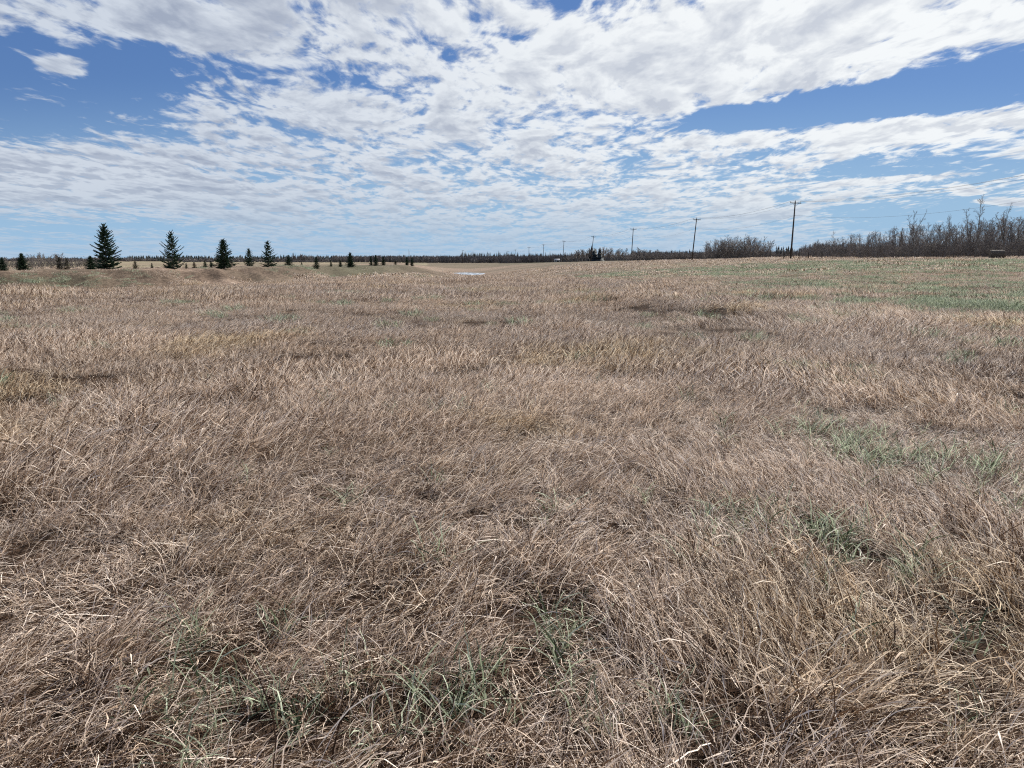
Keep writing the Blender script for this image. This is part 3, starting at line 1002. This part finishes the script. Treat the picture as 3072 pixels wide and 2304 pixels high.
# trees that stand out of the right-hand thicket
G1 = 'taller leafless trees rising out of the thicket'
place(forks[0], 2742, 612, 128, 'tall forked leafless tree rising first above the thicket, right of the tall pole', 'tree', G1, .75)
place(aspens[0], 2922, 585, 124, 'tallest leafless tree of the thicket, its thin top below the small round cloud', 'tree', G1, .9)
place(aspens[1], 2975, 604, 122, 'slender leafless tree just right of the tallest one, leaning slightly', 'tree', G1, .8)
place(forks[1], 3008, 620, 120, 'leafless tree with a spreading fan of dark branches near the right edge', 'tree', G1, 1.2)
place(aspens[2], 2897, 622, 127, 'thin leafless tree just left of the tallest one', 'tree', G1, .8)
place(aspens[3], 2824, 636, 130, 'thin whip-like leafless tree midway between the forked and the tallest tree', 'tree', G1, .5)
place(aspens[4], 2842, 645, 131, 'short-topped leafless tree right of the whip-like one', 'tree', G1, .6)
place(aspens[0], 2492, 690, 150, 'small leafless tree poking out of the low left end of the thicket', 'tree', G1, .8)

# the thicket itself: top row by column
def prof(px, tab):
    for (a, b), (c, d) in zip(tab, tab[1:]):
        if a <= px <= c: return b + (d - b) * (px - a) / (c - a)
    return tab[-1][1]
TOP = [(2400, 735), (2450, 722), (2500, 716), (2560, 700), (2640, 690), (2700, 672), (2760, 668), (2850, 668), (2900, 660), (2960, 655), (3010, 650), (3072, 645), (3300, 620)]
L1 = 'bare slender tree packed among others in the dark leafless thicket on the right'
G2 = 'bare trees packed in the right-hand thicket'
for k in range(230):
    px = 2415 + (3250 - 2415) * ((k + rnd.random()) / 230)
    dd = rnd.uniform(0, 45) + np.interp(px, [2415, 2600, 3072, 3250], [150, 138, 122, 116])
    place(rnd.choice(aspens + aspens + forks), px, prof(px, TOP) + abs(rnd.gauss(0, 14)) - 4, dd, L1, 'tree', G2, rnd.uniform(.9, 1.35))
L3 = 'leafless shrub at the foot of the dark thicket on the right'
G3 = 'shrubs along the foot of the right-hand thicket'
for k in range(85):
    px = 2425 + (3240 - 2425) * ((k + rnd.random()) / 85)
    dd = rnd.uniform(-3, 22) + np.interp(px, [2415, 2600, 3072, 3250], [150, 138, 120, 114])
    place(rnd.choice(shrubs), px, 735 - (px - 2415) * .05 + rnd.gauss(0, 10), dd, L3, 'shrub', G3, 1.1)
# rounded clump left of the tall pole
L4 = 'leafless tree in the rounded clump between the two nearest poles'
for k in range(46):
    px = 2110 + (2310 - 2110) * ((k + rnd.random()) / 46)
    top = prof(px, [(2100, 740), (2140, 715), (2180, 708), (2260, 706), (2300, 722), (2330, 745)]) + rnd.gauss(4, 5)
    place(rnd.choice(aspens + forks + far_aspens + shrubs), px, top - 4, rnd.uniform(205, 235), L4, 'tree', 'leafless trees in the rounded clump between the two nearest poles', 1.25)
L5 = 'low leafless bush in the dark row behind the poles'
for k in range(60):
    px = 1880 + (2420 - 1880) * ((k + rnd.random()) / 60)
    place(rnd.choice(shrubs), px, rnd.gauss(752, 5), rnd.uniform(215, 250), L5, 'shrub', 'low bushes in the dark row behind the poles', 1.5)
L6 = 'distant leafless tree in the thin belt behind the smaller poles'
for k in range(90):
    px = 1690 + (2080 - 1690) * ((k + rnd.random()) / 90)
    top = prof(px, [(1690, 762), (1740, 748), (1850, 744), (1880, 755), (1925, 748), (1990, 752), (2080, 762)]) + rnd.gauss(3, 4)
    place(rnd.choice(far_aspens), px, top - 4, rnd.uniform(330, 380), L6, 'tree', 'leafless trees in the thin belt behind the smaller poles', 1.7)
# pale leafless grove far left
L7 = 'pale leafless tree in the hazy grove behind the left bank'
for k in range(22):
    px = 95 + 90 * ((k + rnd.random()) / 22)
    place(rnd.choice(far_aspens), px, rnd.gauss(763, 3), rnd.uniform(300, 340), L7, 'tree', 'pale leafless grove behind the left bank', 1.4)
for k in range(46):
    px = -60 + 370 * ((k + rnd.random()) / 46)
    place(rnd.choice(far_shrubs), px, rnd.gauss(776, 4), rnd.uniform(110, 170), 'brownish leafless shrub half hidden behind the left bank', 'shrub',
          'brownish shrubs behind the left bank', 1.3)


# ------------------------------------------------------------------ distant woods (one mass each)
def far_woods(name, label, bands, seed, conifer, mat):
    """bands: (px0, px1, distance, depth, top row, jitter, count, width px)"""
    g = random.Random(seed); m = MB()
    for (p0, p1, d0, dep, top, jit, cnt, wpx) in bands:
        for k in range(cnt):
            px = g.uniform(p0, p1); d = d0 + g.random() * dep
            a, _ = ray(px, 790); x = a * d; z = Hs(x, d) - .5
            tp = EYE + ray(px, top + g.gauss(0, jit))[1] * d
            hh = max(tp - z, 2.); w = wpx / F * d * g.uniform(.7, 1.3)
            c = Vector((x, d, z))
            if conifer:
                tiers = 4
                for q in range(tiers):
                    z0 = hh * (.08 + .9 * q / tiers); z1 = hh * min(1., (.08 + .9 * (q + 1.7) / tiers)); ww = w * .5 * (1 - q / tiers) ** .8
                    n0 = len(m.v); sd_ = 6
                    for s in range(sd_):
                        an = 6.283 * s / sd_ + q; rr = ww * g.uniform(.65, 1.15)
                        m.v.append(c + Vector((rr * math.cos(an), rr * math.sin(an), z0 + g.uniform(-.03, .03) * hh)))
                    m.v.append(c + Vector((0, 0, z1)))
                    for s in range(sd_): m.f.append((n0 + s, n0 + (s + 1) % sd_, n0 + sd_))
            else:
                for q in range(26):
                    an = g.random() * 6.28; rr = w * .5 * math.sqrt(g.random())
                    b = c + Vector((rr * .45 * math.cos(an), rr * .45 * math.sin(an), hh * g.uniform(0, .35)))
                    t = c + Vector((rr * math.cos(an), rr * math.sin(an), hh * g.uniform(.5, 1.) * (1 - .25 * (rr / (w * .5)) ** 2)))
                    s = Vector((g.gauss(0, 1), g.gauss(0, 1), 0)).normalized() * w * g.uniform(.03, .09)
                    m.tri(b - s, b + s, t)
                    m.tri(b.lerp(t, .5), t + Vector((0, 0, -hh * .12)) + s * 2.5, t + s * 1.6)
    o = link(name, m.mesh(name, mat))
    tag(o, label, 'woods', kind='stuff')


M_FARC = simple_mat('far_conifers', (.018, .026, .028), (.04, .05, .05), .05)
M_FARB = simple_mat('far_leafless', (.10, .092, .09), (.21, .19, .18), .05)
far_woods('distant_conifers', 'dark conifer woods in a low spiky line along the horizon',
          [(380, 1010, 1200, 260, 768, 2.0, 520, 9), (380, 1010, 1150, 100, 773, 1.5, 260, 11), (1010, 1260, 900, 200, 768, 2.5, 60, 7),
           (1380, 1560, 800, 160, 760, 3.5, 130, 7), (1560, 1760, 700, 200, 761, 3.5, 90, 6), (1560, 1700, 900, 200, 765, 2.5, 60, 6),
           (1930, 2440, 520, 200, 753, 3.5, 120, 9), (-300, 380, 1400, 200, 774, 2.0, 260, 9), (2280, 2390, 300, 40, 740, 3.5, 18, 14),
           (1774, 1800, 345, 20, 744, 5, 7, 26)],
          5, True, M_FARC)
far_woods('distant_leafless_woods', 'grey leafless woods in an unbroken belt along the horizon',
          [(1000, 1560, 650, 200, 765, 1.8, 700, 12), (1500, 1960, 520, 120, 763, 2.5, 460, 13), (-300, 400, 900, 300, 772, 2.5, 340, 12),
           (1900, 2500, 330, 60, 752, 3.0, 460, 16), (2400, 3400, 240, 60, 728, 6, 460, 18), (380, 1000, 1100, 80, 774, 1.2, 340, 12),
           (880, 960, 900, 60, 763, 3, 20, 10), (540, 1010, 700, 100, 780, 1.0, 200, 10)],
          6, False, M_FARB)


# brush filling the thicket floor
def brush():
    g = random.Random(9); m = MB()
    for k in range(9000):
        px = g.uniform(2405, 3300)
        d = np.interp(px, [2415, 2600, 3072, 3300], [149, 137, 119, 112]) + abs(g.gauss(0, 14))
        a, _ = ray(px, 790); x = a * d
        z = _hz(x, d)
        h = g.uniform(.6, 2.9)
        b = Vector((x, d, z - .1)); t = b + Vector((g.gauss(0, .3), g.gauss(0, .3), 1)) * h
        s = Vector((g.gauss(0, 1), g.gauss(0, 1), 0)).normalized() * g.uniform(.012, .03)
        m.quad(b - s, b + s, t + s * .3, t - s * .3)
        for _ in range(3):
            p = b.lerp(t, g.uniform(.3, .95)); q = p + Vector((g.gauss(0, .3), g.gauss(0, .3), g.uniform(.15, .5)))
            m.tri(p - s * .6, p + s * .6, q)
    o = link('undergrowth', m.mesh('undergrowth', M_TWIG))
    tag(o, 'dark tangle of twigs filling the floor of the right-hand thicket', 'undergrowth', kind='stuff')


_gx = np.linspace(40, 110, 90); _gy = np.linspace(105, 215, 90)
_GX, _GY = np.meshgrid(_gx, _gy, indexing='ij')
_GH = H(_GX, _GY)
def _hz(x, y):
    i = int(min(max((x - 40) / 70 * 89, 0), 89)); j = int(min(max((y - 105) / 110 * 89, 0), 89))
    return float(_GH[i, j])
brush()

# ------------------------------------------------------------------ power line
POLES = [  # px base, px top, top row, distance, label
    (3237, 3262, None, 80, 'wooden power pole just outside the right edge, carrying the wires out of view'),
    (2371, 2386, 604, 144, 'nearest and tallest wooden power pole, at the left end of the thicket'),
    (2075, 2090, 655, 205, 'second nearest power pole, leaning right, left of the rounded clump'),
    (1893, 1900, 685, 268, 'third nearest power pole with a clear crossarm'),
    (1771, 1781, 708, 330, 'fourth nearest power pole, leaning right beside dark conifers'),
    (1688, 1692, 722, 400, 'fifth power pole, right of the small white shed'),
    (1629, 1631, 733, 462, 'sixth power pole, its crossarm barely visible'),
    (1586, 1587, 741, 528, 'seventh power pole, small against the horizon woods'),
    (1545, 1546, 749, 620, 'eighth power pole, thin above the horizon woods'),
    (1524, 1524, 753, 700, 'farthest power pole of the row, a hair-thin stroke'),
    ]
attach = []
for (pb, pt, trow, d, label) in POLES:
    a, _ = ray(pb, 785); x0 = a * d; z0 = Hs(x0, d)
    if trow is None: top = Vector((x0 + .45, d, z0 + 11.0))
    else: top = at(pt, trow, d)
    base = Vector((x0, d, z0 - .6))
    root = empty('power_pole', (x0, d, z0))
    tag(root, label, 'power pole', 'power poles in a row across the field')
    L = lambda p: p - Vector((x0, d, z0))
    ax = (top - base).normalized()
    m = MB(); m.tube([L(base), L(base.lerp(top, .5)), L(top)], [.17, .14, .105], 10)
    link('pole_shaft', m.mesh('pole_shaft', M_POLE, False), root)
    X = Vector((math.cos(R(8)), math.sin(R(8)), 0)); X = (X - ax * X.dot(ax)).normalized(); Y = ax.cross(X)
    arm_c = top - ax * .32 - Y * .16
    m = MB(); m.box(L(arm_c), (1.12, .055, .065), (X, Y, ax)); link('crossarm', m.mesh('crossarm', M_POLE), root)
    for s in (-1, 1):
        m = MB(); m.tube([L(arm_c + X * s * .6 - ax * .05), L(top - ax * .95 - Y * .13)], [.02, .02], 4)
        link('arm_brace', m.mesh('arm_brace', M_WIRE), root)
    tips = []
    for q in (arm_c - X * 1.0, arm_c + X * 1.0, top):
        m = MB(); qq = q + ax * (.066 if q is not top else 0.0)
        m.tube([L(qq), L(qq + ax * .10), L(qq + ax * .11), L(qq + ax * .17), L(qq + ax * .175), L(qq + ax * .23)], [.015, .015, .055, .05, .035, .03], 8)
        link('insulator', m.mesh('insulator', M_INS, False), root)
        tips.append(qq + ax * .24)
    m = MB(); nb = top - ax * 2.55 + X * .14
    m.box(L(nb), (.05, .04, .07), (X, Y, ax)); link('neutral_bracket', m.mesh('neutral_bracket', M_WIRE), root)
    tips.append(nb + X * .06)
    attach.append(tips)

WL = ['wire on the left ends of the crossarms', 'wire on the right ends of the crossarms', 'wire on the pole tops, highest of the line',
      'lowest wire, hung well below the crossarms']
for w in range(4):
    pts = []
    for i in range(len(attach) - 1):
        A, B = attach[i][w], attach[i + 1][w]
        for k in range(13):
            t = k / 12
            if k == 12 and i < len(attach) - 2: continue
            p = A.lerp(B, t); p.z -= 4 * (1.15 if w < 3 else 1.5) * t * (1 - t) * ((B - A).length / 65) ** 2
            pts.append(p)
    # carry on towards the camera side beyond the outermost pole
    m = MB(); m.tube(pts, [.011] * len(pts), 4)
    tag(link('power_wire', m.mesh('power_wire', M_WIRE)), WL[w], 'wire', 'wires of the power line')

# thin mast and small pole far away
for (nm, px, top, d, label) in (('mast', 1227, 752, 420, 'thin lone mast standing among conifers left of the valley'),
                                ('street_lamp', 1388, 752, 560, 'short lamp post above the horizon woods left of the pole row')):
    a, _ = ray(px, 790); x0 = a * d; z0 = Hs(x0, d); T = at(px, top, d)
    root = empty(nm, (x0, d, z0)); tag(root, label, 'mast' if nm == 'mast' else 'lamp post')
    m = MB(); m.tube([(0, 0, -.4), (T.x - x0, 0, T.z - z0)], [.16, .10], 8); link('pole_shaft', m.mesh('pole_shaft', M_POLE), root)
    m = MB()
    if nm == 'mast': m.tube([(0, 0, T.z - z0), (0, 0, T.z - z0 + .8)], [.05, .03], 6)
    else:
        m.box((0.5, 0, T.z - z0), (.75, .16, .09)); m.box((-.35, 0, T.z - z0 - .02), (.3, .14, .07))
    link('antenna' if nm == 'mast' else 'lamp_head', m.mesh('head', M_POLE), root)

# ------------------------------------------------------------------ fence posts, bale, shed
def post(px, top, d, label):
    a, _ = ray(px, 785); x = a * d; z = Hs(x, d); T = at(px, top, d).z - z
    g = random.Random(px)
    m = MB(); m.tube([(0, 0, -.4), (g.gauss(0, .02), 0, T * .6), (g.gauss(0, .05), g.gauss(0, .04), T)], [.11, .10, .085], 8)
    o = link('fence_post', m.mesh('fence_post', M_POLE)); o.location = (x, d, z)
    tag(o, label, 'fence post', 'fence posts before the thicket')
post(2396, 754, 140, 'dark wooden fence post just right of the tallest power pole')
post(2424, 757, 141, 'short fence post between the pole-side post and the taller one')
post(2465, 752, 139, 'taller dark fence post before the low end of the thicket')
post(2351, 758, 146, 'fence post just left of the tallest power pole')


def bale():
    px, d = 2988, 113.5
    a, _ = ray(px, 785); x = a * d; z = Hs(x, d)
    r, L = .66, 1.9
    m_, t, b = new_mat('old_hay')
    tc = t.n.new('ShaderNodeTexCoord')
    v = tc.outputs['Object']
    n = t.noise(t.vm('MULTIPLY', v, (6, 1.5, 1.5)), 3, 6, .7)
    t.l.new(t.mix(t.smooth(n, .35, .68), (.035, .028, .02), (.17, .14, .105)), b.inputs['Base Color']); b.inputs['Roughness'].default_value = .95
    V = []; Fc = []; na, nl = 36, 16
    g = random.Random(4)
    for i in range(nl + 1):
        u = i / nl * 2 - 1
        rr = r * (1 - .10 * max(0, (abs(u) - .8) / .2) ** 2)
        for k in range(na):
            an = 6.283 * k / na
            q = rr * (1 + .05 * mnoise.noise(Vector((u * 3, math.cos(an) * 2, math.sin(an) * 2))) + g.uniform(-.012, .012))
            yy, zz = q * math.cos(an), q * math.sin(an) * (.94 if math.sin(an) < 0 else 1)
            V.append((u * L / 2, yy, zz + r * .88))
    for i in range(nl):
        for k in range(na):
            p = i * na + k; q = i * na + (k + 1) % na
            Fc.append((p, q, q + na, p + na))
    for base, sg in ((0, -1), (nl * na, 1)):
        prev = base
        for ring in (.66, .33):
            n0 = len(V)
            for k in range(na):
                an = 6.283 * k / na
                V.append((sg * (L / 2 + .04 * (1 - ring) + g.uniform(-.015, .015)), r * ring * math.cos(an), r * ring * math.sin(an) + r * .88))
            for k in range(na):
                Fc.append((prev + k, prev + (k + 1) % na, n0 + (k + 1) % na, n0 + k))
            prev = n0
        Fc.append(tuple(prev + k for k in range(na)))
    me = mesh_from('hay_bale', V, Fc, m_, True)
    o = link('hay_bale', me); o.location = (x, d, z - .04); o.rotation_euler = (0, 0, R(-14))
    tag(o, 'weathered round hay bale with a pale top, lying before the thicket', 'hay bale')
    # loose straw collar
    mm = MB()
    for _ in range(260):
        an = g.random() * 6.28; p = Vector((g.uniform(-L * .6, L * .6), math.cos(an) * r * 1.1, .06))
        q = p + Vector((g.gauss(0, .2), g.gauss(0, .2), g.uniform(.0, .16)))
        s = Vector((g.gauss(0, 1), g.gauss(0, 1), 0)).normalized() * .015
        mm.tri(p - s, p + s, q)
    link('loose_straw', mm.mesh('loose_straw', m_), o)


bale()


def shed():
    px, d = 1671, 470
    a, _ = ray(px, 785); x = a * d; z = Hs(x, d)
    root = empty('farm_shed', (x, d, z)); tag(root, 'small white low shed far off, left of the fifth power pole', 'shed')
    mw = simple_mat('white_cladding', (.42, .42, .40), (.55, .55, .53), 2)
    md = simple_mat('dark_opening', (.03, .03, .03), (.06, .06, .06), 2)
    mr = simple_mat('grey_roof', (.35, .36, .37), (.5, .5, .52), 2)
    w, dp, h = 1.5, 2.4, 1.25
    m = MB(); m.box((0, 0, h / 2), (w, dp, h / 2)); link('wall', m.mesh('wall', mw), root)
    m = MB(); V = [(-w - .25, -dp - .25, h + .003), (w + .25, -dp - .25, h + .003), (w + .25, dp + .25, h + .003), (-w - .25, dp + .25, h + .003),
                   (-w - .25, 0, h + .8), (w + .25, 0, h + .8)]
    m.v = [Vector(v) for v in V]; m.f = [(0, 1, 5, 4), (2, 3, 4, 5), (0, 4, 3), (1, 2, 5), (3, 2, 1, 0)]
    link('roof', m.mesh('roof', mr), root)
    m = MB(); m.box((.45, -dp - .03, .55), (.6, .03, .45)); link('door', m.mesh('door', md), root)
    m = MB(); m.box((-.95, -dp - .03, .8), (.35, .03, .3)); link('window', m.mesh('window', md), root)


shed()
SC.cycles.use_denoising = False
SC.cycles.pixel_filter_type = 'BLACKMAN_HARRIS'
SC.cycles.filter_width = 1.15
SC.cycles.max_bounces = 6
SC.cycles.transparent_max_bounces = 4
